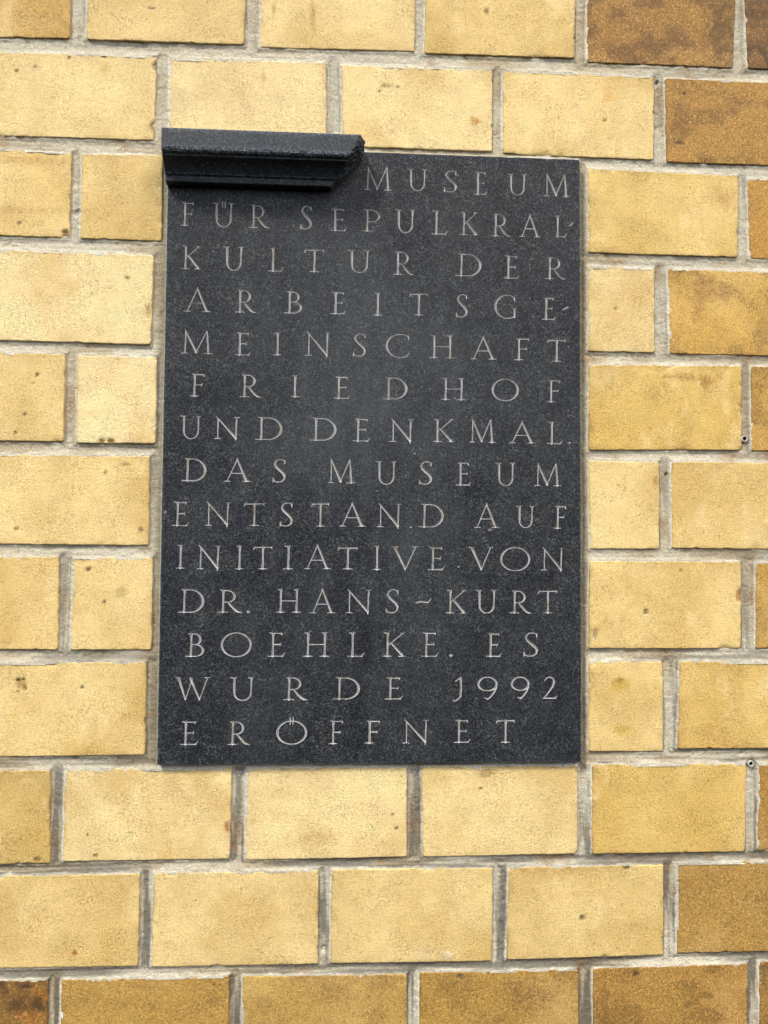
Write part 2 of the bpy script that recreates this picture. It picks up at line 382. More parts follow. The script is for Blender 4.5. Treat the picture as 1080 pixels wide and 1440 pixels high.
# the brickwork that goes on round the surveyed part, coarser
ring = []
def course_of(q): return round((q[0][1] + q[3][1]) / 2 / .142)
rows = {}
for Q, col, dirt, label, i in QW: rows.setdefault(course_of(Q), []).append(Q)
LEN, HJ = .222, .018
for k, qs in rows.items():
    l = min(qs, key=lambda Q: Q[0][0]); r = max(qs, key=lambda Q: Q[1][0])
    x, zt, zb = l[0][0], l[0][1], l[3][1]
    for n in range(1): ring.append([(x - HJ - LEN, zt), (x - HJ, zt), (x - HJ, zb), (x - HJ - LEN, zb)]); x -= HJ + LEN
    x, zt, zb = r[1][0], r[1][1], r[2][1]
    for n in range(1): ring.append([(x + HJ, zt), (x + HJ + LEN, zt), (x + HJ + LEN, zb), (x + HJ, zb)]); x += HJ + LEN
zs_top = max(Q[0][1] for Q, *_ in QW); zs_bot = min(Q[3][1] for Q, *_ in QW)
for n in range(2):
    for side in (0, 1):
        zt = zs_top + .0165 + .125 + n * .1415 if side == 0 else zs_bot - .0165 - n * .1415
        zb = zt - .125; x = -.95 + (.12 if (n + side) % 2 == 0 else 0)
        while x < 1.05: ring.append([(x, zt), (x + LEN, zt), (x + LEN, zb), (x, zb)]); x += LEN + HJ
cs, qs_, cl_, off = [], [], [], 0
rs = np.random.RandomState(3)
for i, Q in enumerate(ring):
    co, q, de = brick_geo(Q, .006, 200 + i)
    cols = brick_tone(co, de, np.array((212, 178, 108)) * (.82 + .2 * rs.rand()), .15 + .3 * rs.rand(), 200 + i, False)
    cs.append(co); qs_.append(q + off); cl_.append(cols); off += len(co)
o = mesh("surrounding_bricks", np.concatenate(cs), np.concatenate(qs_), M_BRICK, wall, (0, 0, 0), np.concatenate(cl_)); o['kind'] = 'stuff'

# ------------------------------------------------------------------ mortar: one tooled bed, struck weathered
G = .0015
gx = np.arange(-.98, 1.10, G); gz = np.arange(-1.06, 1.14, G)
# deep inside the picture the joints are fine; outside them the same grid serves
NX, NZ = len(gx), len(gz)
Wt = np.zeros((NZ, NX), np.float32); Dp = np.zeros((NZ, NX), np.float32); Wb = np.zeros((NZ, NX), np.float32)
Smin = np.full((NZ, NX), 1.0, np.float32); Low = np.full((NZ, NX), 1.0, np.float32)
def add_block(Q, depths):
    Q = np.array(Q); x0, x1 = Q[:, 0].min() - .03, Q[:, 0].max() + .03; z0, z1 = Q[:, 1].min() - .03, Q[:, 1].max() + .03
    i0, i1 = np.searchsorted(gx, [x0, x1]); j0, j1 = np.searchsorted(gz, [z0, z1])
    if i1 <= i0 or j1 <= j0: return
    X, Z = np.meshgrid(gx[i0:i1], gz[j0:j1])
    ds = []
    for k in range(4):                                  # sides: top, right, bottom, left (tl tr br bl)
        a, c = Q[k], Q[(k + 1) % 4]; d = (c - a) / np.linalg.norm(c - a); n = np.array([-d[1], d[0]])
        ds.append((X - a[0]) * n[0] + (Z - a[1]) * n[1])
    ds = np.array(ds); s = ds.max(0); k = ds.argmax(0)
    o = np.maximum(ds, 0); se = np.where(s > 0, np.sqrt((o ** 2).sum(0)), s)
    sl_ = (slice(j0, j1), slice(i0, i1))
    Smin[sl_] = np.minimum(Smin[sl_], se)
    t = np.array(depths)[k]; wgt = 1 / (np.maximum(se, 0) + .0009) ** 2.2 * (se < .03)
    wgt = wgt / 1e5 * np.where((k == 0) | (k == 2), 6.0, 1.0)
    Wt[sl_] += wgt; Dp[sl_] += wgt * t; Wb[sl_] += wgt * ((k == 0) | (k == 2))
    lowd = np.where((k == 0) | (k == 3), se, 1.0) if depths[0] < depths[2] else np.full_like(se, 1.0)
    Low[sl_] = np.minimum(Low[sl_], lowd)
for Q, *_ in QW: add_block(Q, (.0004, .0036, .0024, .0008))
for Q in ring: add_block(Q, (.0004, .0036, .0024, .0008))
add_block([(PX0, PZ1), (PX1, PZ1), (PX1, PZ0), (PX0, PZ0)], (-.0005, .0045, .0045, .0002))
X, Z = np.meshgrid(gx, gz)
D = Dp / np.maximum(Wt, 1e-9)
for _ in range(2):
    P_ = np.pad(D, 1, mode='edge'); P_ = (P_[:-2] + P_[1:-1] + P_[2:]) / 3; D = (P_[:, :-2] + P_[:, 1:-1] + P_[:, 2:]) / 3
BED = Wb / np.maximum(Wt, 1e-9)
D = D + .0012 * sm(.002, .006, Smin) + fbm(X * 25, Z * 25, 2, 3) * .0006 + fbm(X * 140, Z * 140, 6, 3) * .0006 + np.maximum(0, fbm(X * 85, Z * 85, 8, 3) - .65) * .003
ju = fbm(np.where(BED > .5, X * 12, X * 200), np.where(BED > .5, Z * 260, Z * 12), 3, 3)     # trowel drag
D = D + ju * .0004
for (x, y, r, d) in ((938, 667, 2.2, .005), (1046, 617, 6, .002), (1056, 1075, 6, .002), (925, 114, 3, .004), (108, 298, 5, .003), (455, 1336, 5, .003)):
    p = un(x, y); rr = np.hypot(X - p[0], Z - p[1]); D += d * sm(r * .0013, r * .0006, rr)
lip = sm(.0036, .0012, Low + fbm(X * 60, Z * 60, 9, 3) * .0013)
st = fbm(np.where(BED > .5, X * 6, X * 130), np.where(BED > .5, Z * 170, Z * 9), 11, 4)
pt = fbm(X * 11, Z * 11, 13, 4); low_zone = sm(.25, -.55, Z)
base = lin((208, 202, 192)); tan = lin((160, 138, 108)); white = lin((236, 232, 226)); soot = lin((78, 76, 75))
c = base * np.ones((NZ, NX, 1))
f = (sm(-.2, .5, pt) * .5)[..., None]; c = c * (1 - f) + tan * f
f = (sm(-.1, .6, -pt + .2 * st) * .35)[..., None]; c = c * (1 - f) + lin((192, 189, 186)) * f
f = (sm(-.05, .6, st + .3 * low_zone + .15 * sm(.25, .6, X)) * (.26 + .46 * low_zone))[..., None]; c = c * (1 - f) + soot * f
f = (sm(.45, .9, fbm(X * 30, Z * 30, 5, 4)) * .4)[..., None]; c = c * (1 - f) + lin((150, 105, 60)) * f
f = (lip * (.65 + .35 * sm(-.4, .3, ju)) * .85)[..., None]; c = c * (1 - f) + white * f
# the fill left and right of the slab is grey-brown cement
pd = np.minimum(np.abs(X - PX0), np.abs(X - PX1)); inz = (Z < PZ1) & (Z > PZ0)
f = (sm(.02, .004, pd) * inz * .6)[..., None]; c = c * (1 - f) + lin((150, 138, 116)) * f
f = (sm(.0022, .0008, np.abs(X - PX0 + .0008)) * (Z < PZ1 - .05) * (Z > PZ0))[..., None] * .8; c = c * (1 - f) + lin((200, 198, 192)) * f
c = c / ILL
keep = Smin > -.0035
cell = keep[:-1, :-1] & keep[1:, :-1] & keep[:-1, 1:] & keep[1:, 1:] & (np.maximum(Wt, 0) > 0)[:-1, :-1]
# outside the photo every second line is enough
used = np.zeros((NZ, NX), bool); used[:-1, :-1] |= cell; used[1:, :-1] |= cell; used[:-1, 1:] |= cell; used[1:, 1:] |= cell
num = np.full((NZ, NX), -1); num[used] = np.arange(used.sum())
q = np.stack([num[:-1, :-1][cell], num[:-1, 1:][cell], num[1:, 1:][cell], num[1:, :-1][cell]], -1)
co = np.stack([X[used], D[used], Z[used]], -1)
mesh("mortar", co, q, M_MORTAR, wall, (0, 0, 0), c[used])

# two plastic wall plugs left in the joints
M_PLUG = plain("grey_plastic", (0.42, 0.41, 0.38), .45); M_HOLE = plain("dark_bore", (0.012, 0.011, 0.010), .9)
def lathe(name, prof, at, mat, parent=None, n=28):
    """prof: (radius, y) pairs, turned about the axis into the wall"""
    a = np.arange(n) / n * 2 * np.pi; co = []; q = []
    for (r, y) in prof: co += [(at[0] + r * math.cos(t), y, at[1] + r * math.sin(t)) for t in a]
    for k in range(len(prof) - 1):
        for j in range(n): q.append((k * n + j, k * n + (j + 1) % n, (k + 1) * n + (j + 1) % n, (k + 1) * n + j))
    return mesh(name, co, q, mat, parent, (at[0], 0, at[1]))
for (x, y, R_, lab) in ((1047, 617, .0047, "round plastic wall plug in the upright joint, right of the plaque at mid height"),
                        (1056, 1074, .0043, "open round wall plug at a joint crossing, right of the plaque's lower corner")):
    p = un(x, y)
    t = empty("wall_plug", (p[0], 0.0, p[1]), lab, "wall plug", "wall plugs left in the joints")
    lathe("collar", [(R_ * 1.0, .006), (R_ * 1.02, -.0002), (R_ * .93, -.0008), (R_ * .70, -.0008), (R_ * .64, .0), (R_ * .62, .006)], p, M_PLUG, t)
    lathe("bore", [(R_ * .63, .0012), (R_ * .45, .0055), (.00001, .0065)], p, M_HOLE, t)

# ------------------------------------------------------------------ lettering: every stroke of every letter
T_, M_, H_ = 3.3, 2.5, 1.25          # full widths in mm: thick, middling, hair
def arc(cx, cy, rx, ry, a0, a1, w0=H_, w1=None, wm=None, n=18):
    """elliptic arc in degrees; wm: width at the flanks (a broad-pen stress), w0 elsewhere"""
    pts = []
    for i in range(n + 1):
        t = math.radians(a0 + (a1 - a0) * i / n)
        k = abs(math.cos(t)) ** 1.6 if wm else 0
        ww = (w0 + (w1 - w0) * i / n) if w1 is not None else w0
        pts.append((cx + rx * math.cos(t), cy + ry * math.sin(t), ww + ((wm - w0) * k if wm else 0)))
    return pts
def ln(x0, y0, x1, y1, w0=M_, w1=None): return [(x0, y0, w0), (x1, y1, w0 if w1 is None else w1)]
def stem(x, y0=0.0, y1=1.0, w=M_):    # faintly waisted stem
    return [(x, y0, w * 1.15), (x + .005, y0 + .25, w * .92), (x + .01, (y0 + y1) / 2, w * .88), (x + .012, y1 - .2, w * .95), (x + .015, y1, w * 1.2)]
def foot(x, l=.19, r=.19, y=.0): return [(x - l, y - .012, .6), (x - l * .45, y + .008, 1.3), (x, y + .02, 2.0), (x + r * .45, y + .008, 1.3), (x + r, y - .012, .6)]
def tick(x, y=.98, l=.13): return [(x - l, y + .02, .7), (x - l * .4, y + .005, 1.5), (x + .02, y - .02, 2.0)]
GL = {}
GL['I'] = [stem(.2), foot(.2, .2, .2), tick(.2), ln(.21, .985, .30, 1.0, 1.2, .5)]
GL['E'] = [stem(.2), ln(.02, 0, .60, .0, H_, 1.5), ln(.57, .0, .67, .13, 1.9, .6), ln(.2, .5, .49, .51, H_, 1.5), ln(.49, .46, .51, .57, 1.2, .6),
           ln(.2, .98, .54, .98, H_, 1.6), ln(.55, .985, .555, .89, 1.9, .6), tick(.2)]
GL['F'] = [stem(.2), foot(.2, .18, .17), ln(.2, .5, .49, .51, H_, 1.5), ln(.49, .46, .51, .57, 1.2, .6), ln(.2, .98, .56, .98, H_, 1.6), ln(.57, .985, .575, .88, 1.9, .6), tick(.2, l=.1)]
GL['L'] = [stem(.2), ln(.02, .0, .58, .0, H_, 1.5), ln(.55, .0, .66, .15, 1.9, .6), tick(.2), ln(.21, .985, .30, 1.0, 1.2, .5)]
GL['T'] = [stem(.42), foot(.42, .2, .2), ln(.04, .965, .80, .985, 1.3, 1.5), ln(.05, .97, .0, .85, 1.8, .6), ln(.79, .985, .83, .90, 1.9, .6), ln(.04, .96, .10, 1.02, 1.4, .5), ln(.79, .98, .86, 1.0, 1.4, .5)]
GL['H'] = [stem(.2), stem(.85), foot(.2), foot(.85), ln(.2, .5, .86, .5, H_), tick(.2), tick(.86), ln(.86, .985, .95, 1.0, 1.2, .5)]
GL['D'] = [stem(.2), ln(.0, .0, .42, .0, H_), tick(.2, l=.1), ln(.2, .975, .42, .985, H_), arc(.42, .49, .46, .495, 90, -90, H_, wm=T_, n=26)]
GL['P'] = [stem(.2), foot(.2), tick(.2, l=.1), ln(.2, .975, .36, .985, H_), arc(.36, .71, .27, .275, 90, -90, H_, wm=T_ * .9), ln(.36, .435, .22, .45, H_)]
GL['R'] = [stem(.2), foot(.2), tick(.2, l=.1), ln(.2, .975, .35, .985, H_), arc(.35, .72, .26, .265, 90, -90, H_, wm=T_ * .85), ln(.35, .455, .22, .46, H_),
           [(.37, .46, 1.6), (.50, .28, T_ * .85), (.64, .10, T_ * .9), (.74, .02, 2.4), (.88, -.02, .6)]]
GL['B'] = [stem(.2), ln(.0, .0, .40, .0, H_), tick(.2, l=.1), ln(.2, .975, .34, .985, H_), arc(.34, .745, .22, .24, 90, -90, H_, wm=T_ * .75), ln(.2, .51, .38, .51, H_), arc(.38, .255, .28, .255, 90, -90, H_, wm=T_ * .9)]
GL['K'] = [stem(.2), foot(.2), tick(.2), ln(.80, .97, .24, .47, 1.2, H_), ln(.72, .985, .88, .99, .8, .7), ln(.34, .58, .78, .06, T_ * .8, T_), ln(.66, .0, .92, -.01, 1.8, .5), ln(.78, .08, .80, .0, T_, 2.0)]
GL['A'] = [ln(.10, .0, .50, 1.04, H_, 1.5), ln(.47, 1.03, .84, .03, 1.8, T_), foot(.10, .12, .13), foot(.85, .17, .15), ln(.25, .37, .70, .37, H_)]
GL['M'] = [ln(.15, .0, .17, .97, H_, 1.4), ln(.15, 1.04, .60, .06, 1.5, T_), ln(.58, .02, 1.02, 1.02, 1.3, 1.5), [(1.03, 1.03, 1.2), (1.06, .5, 2.4), (1.09, .0, M_ * 1.2)], foot(.15, .15, .13), foot(1.09, .2, .18)]
GL['N'] = [ln(.20, .0, .21, .95, H_, 1.4), ln(.14, 1.03, .92, .05, 1.5, T_), ln(.92, -.06, .95, .97, 1.6, M_ * .8), foot(.20, .15, .13), ln(.86, 1.0, 1.06, 1.0, .8, .8)]
GL['U'] = [[(.17, .98, M_), (.165, .6, M_ * 1.1), (.17, .36, M_ * 1.05)], arc(.47, .33, .30, .335, 180, 360, H_, wm=M_ * .9, n=22), [(.77, .33, 1.6), (.785, .7, 1.7), (.79, .98, 2.0)], tick(.17, l=.17), tick(.79, l=.12), ln(.79, .985, .89, 1.0, 1.2, .5), ln(.17, .985, .26, 1.0, 1.2, .5)]
GL['Ü'] = GL['U'] + [ln(.42, 1.06, .42, .80, 1.3, .9), ln(.53, 1.06, .53, .82, 1.3, .9)]
GL['O'] = [arc(.6, .49, .58, .51, 0, 360, H_ * 1.0, wm=T_ * .8, n=40)]
GL['Ö'] = [arc(.6, .49, .58, .51, 0, 360, H_ * 1.0, wm=T_ * .8, n=40), ln(.53, 1.16, .53, .85, 1.4, .9), ln(.65, 1.16, .65, .86, 1.4, .9)]
GL['C'] = [arc(.58, .49, .56, .51, 55, 300, H_, wm=T_ * .8, n=30), ln(.90, .91, .91, .74, 2.0, .6), ln(.86, .05, .93, .18, 1.4, .6), ln(.87, .90, .93, 1.0, 1.5, .5)]
GL['G'] = [arc(.56, .49, .54, .51, 55, 300, H_, wm=T_ * .8, n=30), ln(.87, .91, .88, .74, 2.0, .6), [(.88, .02, 2.0), (.885, .3, 2.4), (.89, .42, 1.8)], ln(.76, .42, .97, .42, 1.0, .7)]
GL['S'] = [[(.50, .80, .9), (.49, .93, 1.2), (.38, .99, 1.2), (.24, .99, 1.4), (.13, .90, 2.0), (.10, .78, 2.6), (.17, .66, 3.1), (.30, .53, T_), (.43, .41, T_), (.50, .27, 2.8), (.48, .12, 2.1), (.37, .02, 1.4), (.20, .0, 1.2), (.07, .05, 1.4), (.03, .19, .9)],
           ln(.50, .96, .505, .80, 1.4, .7), ln(.03, .0, .035, .18, 1.2, .7)]
GL['V'] = [ln(.12, .99, .56, .02, T_, 2.2), ln(.55, -.03, .98, .98, 1.3, 1.3), ln(.0, 1.0, .25, .99, .8, .9), ln(.86, .99, 1.1, 1.0, .8, .7)]
GL['W'] = [ln(.12, .98, .42, .02, T_ * .9, 2.0), ln(.42, -.02, .70, .93, 1.2, 1.2), ln(.62, .98, 1.02, .02, T_ * .9, 2.0), ln(1.02, -.03, 1.36, .98, 1.3, 1.3), ln(.0, 1.01, .22, .98, .8, .8), ln(1.24, .99, 1.48, 1.0, .8, .7), ln(.62, .99, .72, .96, 1.2, .8)]
GL['1'] = [[(.12, .82, .9), (.22, .90, 1.3), (.34, 1.02, 2.0)], [(.34, 1.0, 2.3), (.35, .5, 2.2), (.33, .12, 2.4)], [(.33, .12, 2.2), (.25, .0, 1.8), (.08, -.12, 1.0), (.02, -.05, .8)]]
GL['9'] = [arc(.42, .68, .38, .31, 0, 360, H_, wm=T_ * .8, n=30), [(.80, .68, 2.4), (.78, .50, 2.4), (.70, .30, 2.2), (.56, .10, 2.0), (.42, -.02, 1.4)], ln(.30, .03, .46, .0, 1.0, 1.6)]
GL['2'] = [[(.10, .80, 1.0), (.18, .93, 1.5), (.34, 1.0, 1.8), (.50, .93, 2.6), (.55, .76, 2.9), (.48, .56, 2.6), (.32, .32, 2.2), (.10, .04, 1.6)], ln(.03, .0, .62, .0, 1.5, 1.8), ln(.62, .0, .68, .10, 1.8, .8)]
GL['.'] = [ln(.5, .5, .52, .52, 4.2)]
GL[','] = [ln(.1, .1, .9, .9, 1.6, 2.6)]
GL['~'] = [[(.0, .15, .9), (.2, .42, 2.0), (.5, .40, 1.8), (.78, .28, 1.8), (.9, .55, 1.6), (1.0, .95, .7)]]
LINES = [
 [('M',512,552,235,267),('U',572,601,237,268),('S',624,642,239,270),('E',666,686,241,273),('U',713,741,244,274),('M',764,802,245,276)],
 [('F',253,272,284,317),('Ü',298,329,285,319),('R',349,380,288,320),('S',422,438,289,322),('E',464,488,293,324),('P',508,534,294,325),('U',555,584,294,327),('L',606,631,296,329),('K',646,673,298,330),('R',690,719,300,332),('A',730,761,302,333),('L',778,798,303,333),(',',800,806,318,313)],
 [('K',254,283,345,378),('U',313,343,346,380),('L',377,399,348,381),('T',427,457,350,382),('U',488,521,351,383),('R',552,583,353,386),('D',640,676,356,388),('E',708,731,359,391),('R',766,796,361,392)],
 [('A',258,297,405,438),('R',330,361,407,439),('B',399,424,409,440),('E',465,487,410,441),('I',524,538,411,443),('T',575,603,412,443),('S',641,657,413,446),('G',696,727,414,447),('E',762,782,418,449),(',',791,799,436,431)],
 [('M',254,300,465,497),('E',330,353,467,499),('I',383,397,467,499),('N',428,465,467,500),('S',496,514,468,501),('C',543,576,469,502),('H',603,640,471,503),('A',661,699,473,505),('F',722,744,475,506),('T',769,797,477,508)],
 [('F',266,287,525,557),('R',336,368,526,558),('I',408,421,527,558),('E',469,493,529,560),('D',538,572,530,561),('H',619,656,531,562),('O',692,729,532,563),('F',768,788,534,565)],
 [('U',252,283,584,617),('N',300,337,586,617),('D',358,396,586,618),('D',435,472,587,619),('E',496,521,588,620),('N',547,582,589,621),('K',608,639,589,621),('M',659,698,590,622),('A',715,754,593,623),('L',769,792,593,624),('.',800,803,621,624)],
 [('D',255,289,644,676),('A',314,353,645,677),('S',383,401,645,678),('M',460,500,646,679),('U',527,558,648,681),('S',589,607,648,681),('E',641,663,650,682),('U',696,725,650,683),('M',751,790,652,683)],
 [('E',242,266,705,739),('N',287,325,706,739),('T',342,373,707,739),('S',393,411,706,740),('T',437,464,707,740),('A',476,515,707,740),('N',529,565,708,741),('D',588,623,708,741),('A',666,703,708,742),('U',725,752,711,742),('F',778,796,711,743)],
 [('I',247,260,766,799),('N',276,311,767,800),('I',330,343,767,800),('T',355,384,768,800),('I',397,413,767,800),('A',427,466,766,800),('T',474,504,769,800),('I',523,537,767,801),('V',550,589,768,801),('E',601,626,769,801),('.',643.5,646.5,795,798),('V',659,694,769,801),('O',704,745,769,802),('N',760,794,770,802)],
 [('D',250,286,828,861),('R',305,341,829,861),('.',347,351,857.5,861.5),('H',387,424,828,861),('A',435,472,828,862),('N',485,523,829,862),('S',542,560,828,862),('~',584,607,840,850),('K',626,657,829,862),('U',668,699,829,862),('R',716,748,830,862),('T',756,785,830,862)],
 [('B',260,286,890,923),('O',311,353,889,923),('E',376,401,889,923),('H',425,464,889,923),('L',488,513,889,923),('K',537,571,889,923),('E',592,617,889,923),('.',632,636,919,923),('E',683,706,890,923),('S',736,756,889,923)],
 [('W',246,296,952,984),('U',322,358,952,985),('R',398,433,952,984),('D',468,505,952,983),('E',541,567,952,983),('1',636,649,952,983),('9',672,699,951,983),('9',719,744,951,982),('2',763,784,951,982)],
 [('E',253,279,1014,1047),('R',319,352,1014,1047),('Ö',389,431,1013,1046),('F',461,482,1013,1046),('F',512,534,1013,1045),('N',565,604,1012,1045),('E',638,662,1012,1044),('T',697,725,1012,1044)],
]
# lattice on the slab's face
INS = .0024; FC = .00055
lx0, lx1, lz0, lz1 = PX0 + INS, PX1 - INS, PZ0 + INS, PZ1 - INS
BLK = 8
nbx = int(round((lx1 - lx0) / (FC * BLK))); nbz = int(round((lz1 - lz0) / (FC * BLK)))
CX, CZ = (lx1 - lx0) / (nbx * BLK), (lz1 - lz0) / (nbz * BLK)
nx, nz = nbx * BLK, nbz * BLK
SDF = np.full((nz + 1, nx + 1), 1.0, np.float32)      # mm, negative inside a stroke
DEP = np.zeros((nz + 1, nx + 1), np.float32)
LID = np.full((nz, nx), -1, np.int16)
names = []
rl = np.random.RandomState(11)
for row in LINES:
    for (ch, x0, x1, y0, y1) in row:
        g = GL[ch]
        pts = np.array([p[:2] for s in (GL['U'] if ch == 'Ü' else GL['O'] if ch == 'Ö' else g) for p in s])
        ux0, ux1 = pts[:, 0].min(), pts[:, 0].max()
        if ch in '.': ux0, ux1 = .45, .57
        pb0 = un(x0 + .8, y1, PY); pb1 = un(x1 - .8, y1, PY); pt0 = un((x0 + x1) / 2, y0 + .7, PY); pbm = un((x0 + x1) / 2, y1 - .4, PY)
        hgt = pt0[1] - pbm[1]; z_b = pbm[1]
        if ch == ',': z_b, hgt = un(x0, y0, PY)[1], un(x1, y1, PY)[1] - un(x0, y0, PY)[1]
        if ch == '.': z_b, hgt = (pbm[1] + pt0[1]) / 2 - .0005, .001
        sx = (pb1[0] - pb0[0]) / max(ux1 - ux0, 1e-6)
        wk = 1.0 * (.90 + .2 * rl.rand())
        if ch == '.' and x1 - x0 <= 3: wk *= .55
        segs = []
        for s in g:
            for a_, b_ in zip(s[:-1], s[1:]):
                segs.append((pb0[0] + (a_[0] - ux0) * sx, z_b + a_[1] * hgt, a_[2], pb0[0] + (b_[0] - ux0) * sx, z_b + b_[1] * hgt, b_[2]))
        S = np.array(segs); m = .0035
        i0 = int((min(S[:, 0].min(), S[:, 3].min()) - m - lx0) / CX); i1 = int((max(S[:, 0].max(), S[:, 3].max()) + m - lx0) / CX) + 1
        j0 = int((min(S[:, 1].min(), S[:, 4].min()) - m - lz0) / CZ); j1 = int((max(S[:, 1].max(), S[:, 4].max()) + m - lz0) / CZ) + 1
        i0, j0 = max(i0, 0), max(j0, 0); i1, j1 = min(i1, nx), min(j1, nz)
        Xg, Zg = np.meshgrid(lx0 + np.arange(i0, i1 + 1) * CX, lz0 + np.arange(j0, j1 + 1) * CZ)
        sd_ = np.full(Xg.shape, 9.0); dep_ = np.zeros(Xg.shape)
        for (ax, az, aw, bx_, bz_, bw) in S:
            dx, dz = bx_ - ax, bz_ - az; L2 = dx * dx + dz * dz + 1e-12
            t = np.clip(((Xg - ax) * dx + (Zg - az) * dz) / L2, 0, 1)
            d = np.hypot(Xg - ax - t * dx, Zg - az - t * dz) * 1000; ww = (aw + (bw - aw) * t) * .5 * wk
            sd_ = np.minimum(sd_, d - ww)
        sd_ = sd_ + fbm(Xg * 500, Zg * 500, 3, 2) * .12
        cur = SDF[j0:j1 + 1, i0:i1 + 1]; SDF[j0:j1 + 1, i0:i1 + 1] = np.minimum(cur, sd_)
        c4 = np.minimum(np.minimum(sd_[:-1, :-1], sd_[1:, :-1]), np.minimum(sd_[:-1, 1:], sd_[1:, 1:])) < .12
        sub = LID[j0:j1, i0:i1]; sub[c4] = len(names); names.append(ch)
plaque = empty("stone_plaque", (0.052, 0, -0.302), "dark grey granite plaque with a museum inscription in carved capitals and a broken moulding", "plaque")
DEP = np.where(SDF < 0, np.minimum(-SDF * 2.3, 3.4), 0) * .001
CUT = sm(.08, -.20, SDF)
FORCE = np.zeros((nz, nx), bool)
# knocks and pits in the face: photo x, y, radius mm, depth mm, how raw
for (px_, py_, rr_, dd_, cc_) in ((578, 741, 1.9, .7, .8), (583, 638, 1.4, .5, .5), (349, 757, 1.8, 1.2, .0), (434, 294, 1.2, .4, .5), 
        (800, 622, 1.2, .3, .4), (690, 745, 3.4, .3, .35), (437, 888, 1.6, .3, .4), (266, 600, 1.0, .5, .1), (402, 592, 1.1, .4, .5),
        (312, 355, 1.0, .4, .3), (745, 420, .9, .4, .4), (653, 660, 2.0, .3, .4), (470, 1010, 1.2, .3, .3), (287, 1005, 1.3, .6, .0), (560, 905, 1.0, .3, .5),
        (640, 560, 1.1, .3, .4), (385, 470, 1.0, .3, .3), (232, 720, 2.2, .4, .4), (798, 790, 2.6, .5, .0), (800, 770, 1.6, .5, .0), (530, 690, 1.4, .3, .3)):
    p = un(px_, py_, PY); i_ = int((p[0] - lx0) / CX); j_ = int((p[1] - lz0) / CZ); h_ = int(rr_ * 2.2 / .55) + 2
    a0, a1, b0, b1 = max(j_ - h_, 0), min(j_ + h_, nz), max(i_ - h_, 0), min(i_ + h_, nx)
    Xg, Zg = np.meshgrid(lx0 + np.arange(b0, b1 + 1) * CX, lz0 + np.arange(a0, a1 + 1) * CZ)
    q_ = np.hypot((Xg - p[0]) * 1000, (Zg - p[1]) * 1300) / rr_ + fbm(Xg * 420, Zg * 420, int(px_) % 9, 3) * .55
    f_ = sm(1.15, .35, q_)
    DEP[a0:a1 + 1, b0:b1 + 1] = np.maximum(DEP[a0:a1 + 1, b0:b1 + 1], f_ * dd_ * .001)
    CUT[a0:a1 + 1, b0:b1 + 1] = np.maximum(CUT[a0:a1 + 1, b0:b1 + 1], f_ * cc_); FORCE[a0:a1, b0:b1] = True
XV, ZV = np.meshgrid(lx0 + np.arange(nx + 1) * CX, lz0 + np.arange(nz + 1) * CZ)
def sheen_at(x, z):  # painted sheen: cloudy patches at the slab's middle and lower middle, plus rain runs
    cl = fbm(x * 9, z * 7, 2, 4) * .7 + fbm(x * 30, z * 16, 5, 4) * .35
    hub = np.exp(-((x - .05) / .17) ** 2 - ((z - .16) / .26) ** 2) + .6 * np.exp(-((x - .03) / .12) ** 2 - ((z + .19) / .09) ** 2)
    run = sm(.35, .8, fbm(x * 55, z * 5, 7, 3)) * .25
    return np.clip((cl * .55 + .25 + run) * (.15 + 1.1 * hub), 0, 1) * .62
def from_cells(quads_idx):
    """quads as (n,4) flat lattice indices -> compact verts"""
    uq, inv = np.unique(quads_idx.ravel(), return_inverse=True)
    return uq, inv.reshape(-1, 4)
W1 = nx + 1
def quads_for(jj, ii, s): 
    a = jj * W1 + ii; return np.stack([a, a + s, a + s * W1 + s, a + s * W1], -1)
# slab cells: quadtree 8-4-2-1
allq = []
todo = np.stack(np.meshgrid(np.arange(0, nz, 8), np.arange(0, nx, 8), indexing='ij'), -1).reshape(-1, 2)
letter_cell = LID >= 0
ii_ = np.zeros((nz + 1, nx + 1), np.int64); ii_[1:, 1:] = letter_cell.cumsum(0).cumsum(1)
fo_ = np.zeros((nz + 1, nx + 1), np.int64); fo_[1:, 1:] = FORCE.cumsum(0).cumsum(1)
s = 8
while len(todo):
    j, i = todo[:, 0], todo[:, 1]
    cnt = ii_[j + s, i + s] - ii_[j, i + s] - ii_[j + s, i] + ii_[j, i]
    if s > 1: cnt = cnt + fo_[j + s, i + s] - fo_[j, i + s] - fo_[j + s, i] + fo_[j, i]
    free = cnt == 0
    allq.append(quads_for(j[free], i[free], s))
    rest = todo[~free]
    if s == 1: break
    h = s // 2
    todo = np.concatenate([rest + np.array(o) for o in ((0, 0), (0, h), (h, 0), (h, h))]) if len(rest) else rest
    s = h
uq, qq = from_cells(np.concatenate(allq))
co = np.stack([XV.ravel()[uq], PY + DEP.ravel()[uq], ZV.ravel()[uq]], -1); cutv = CUT.ravel()[uq]
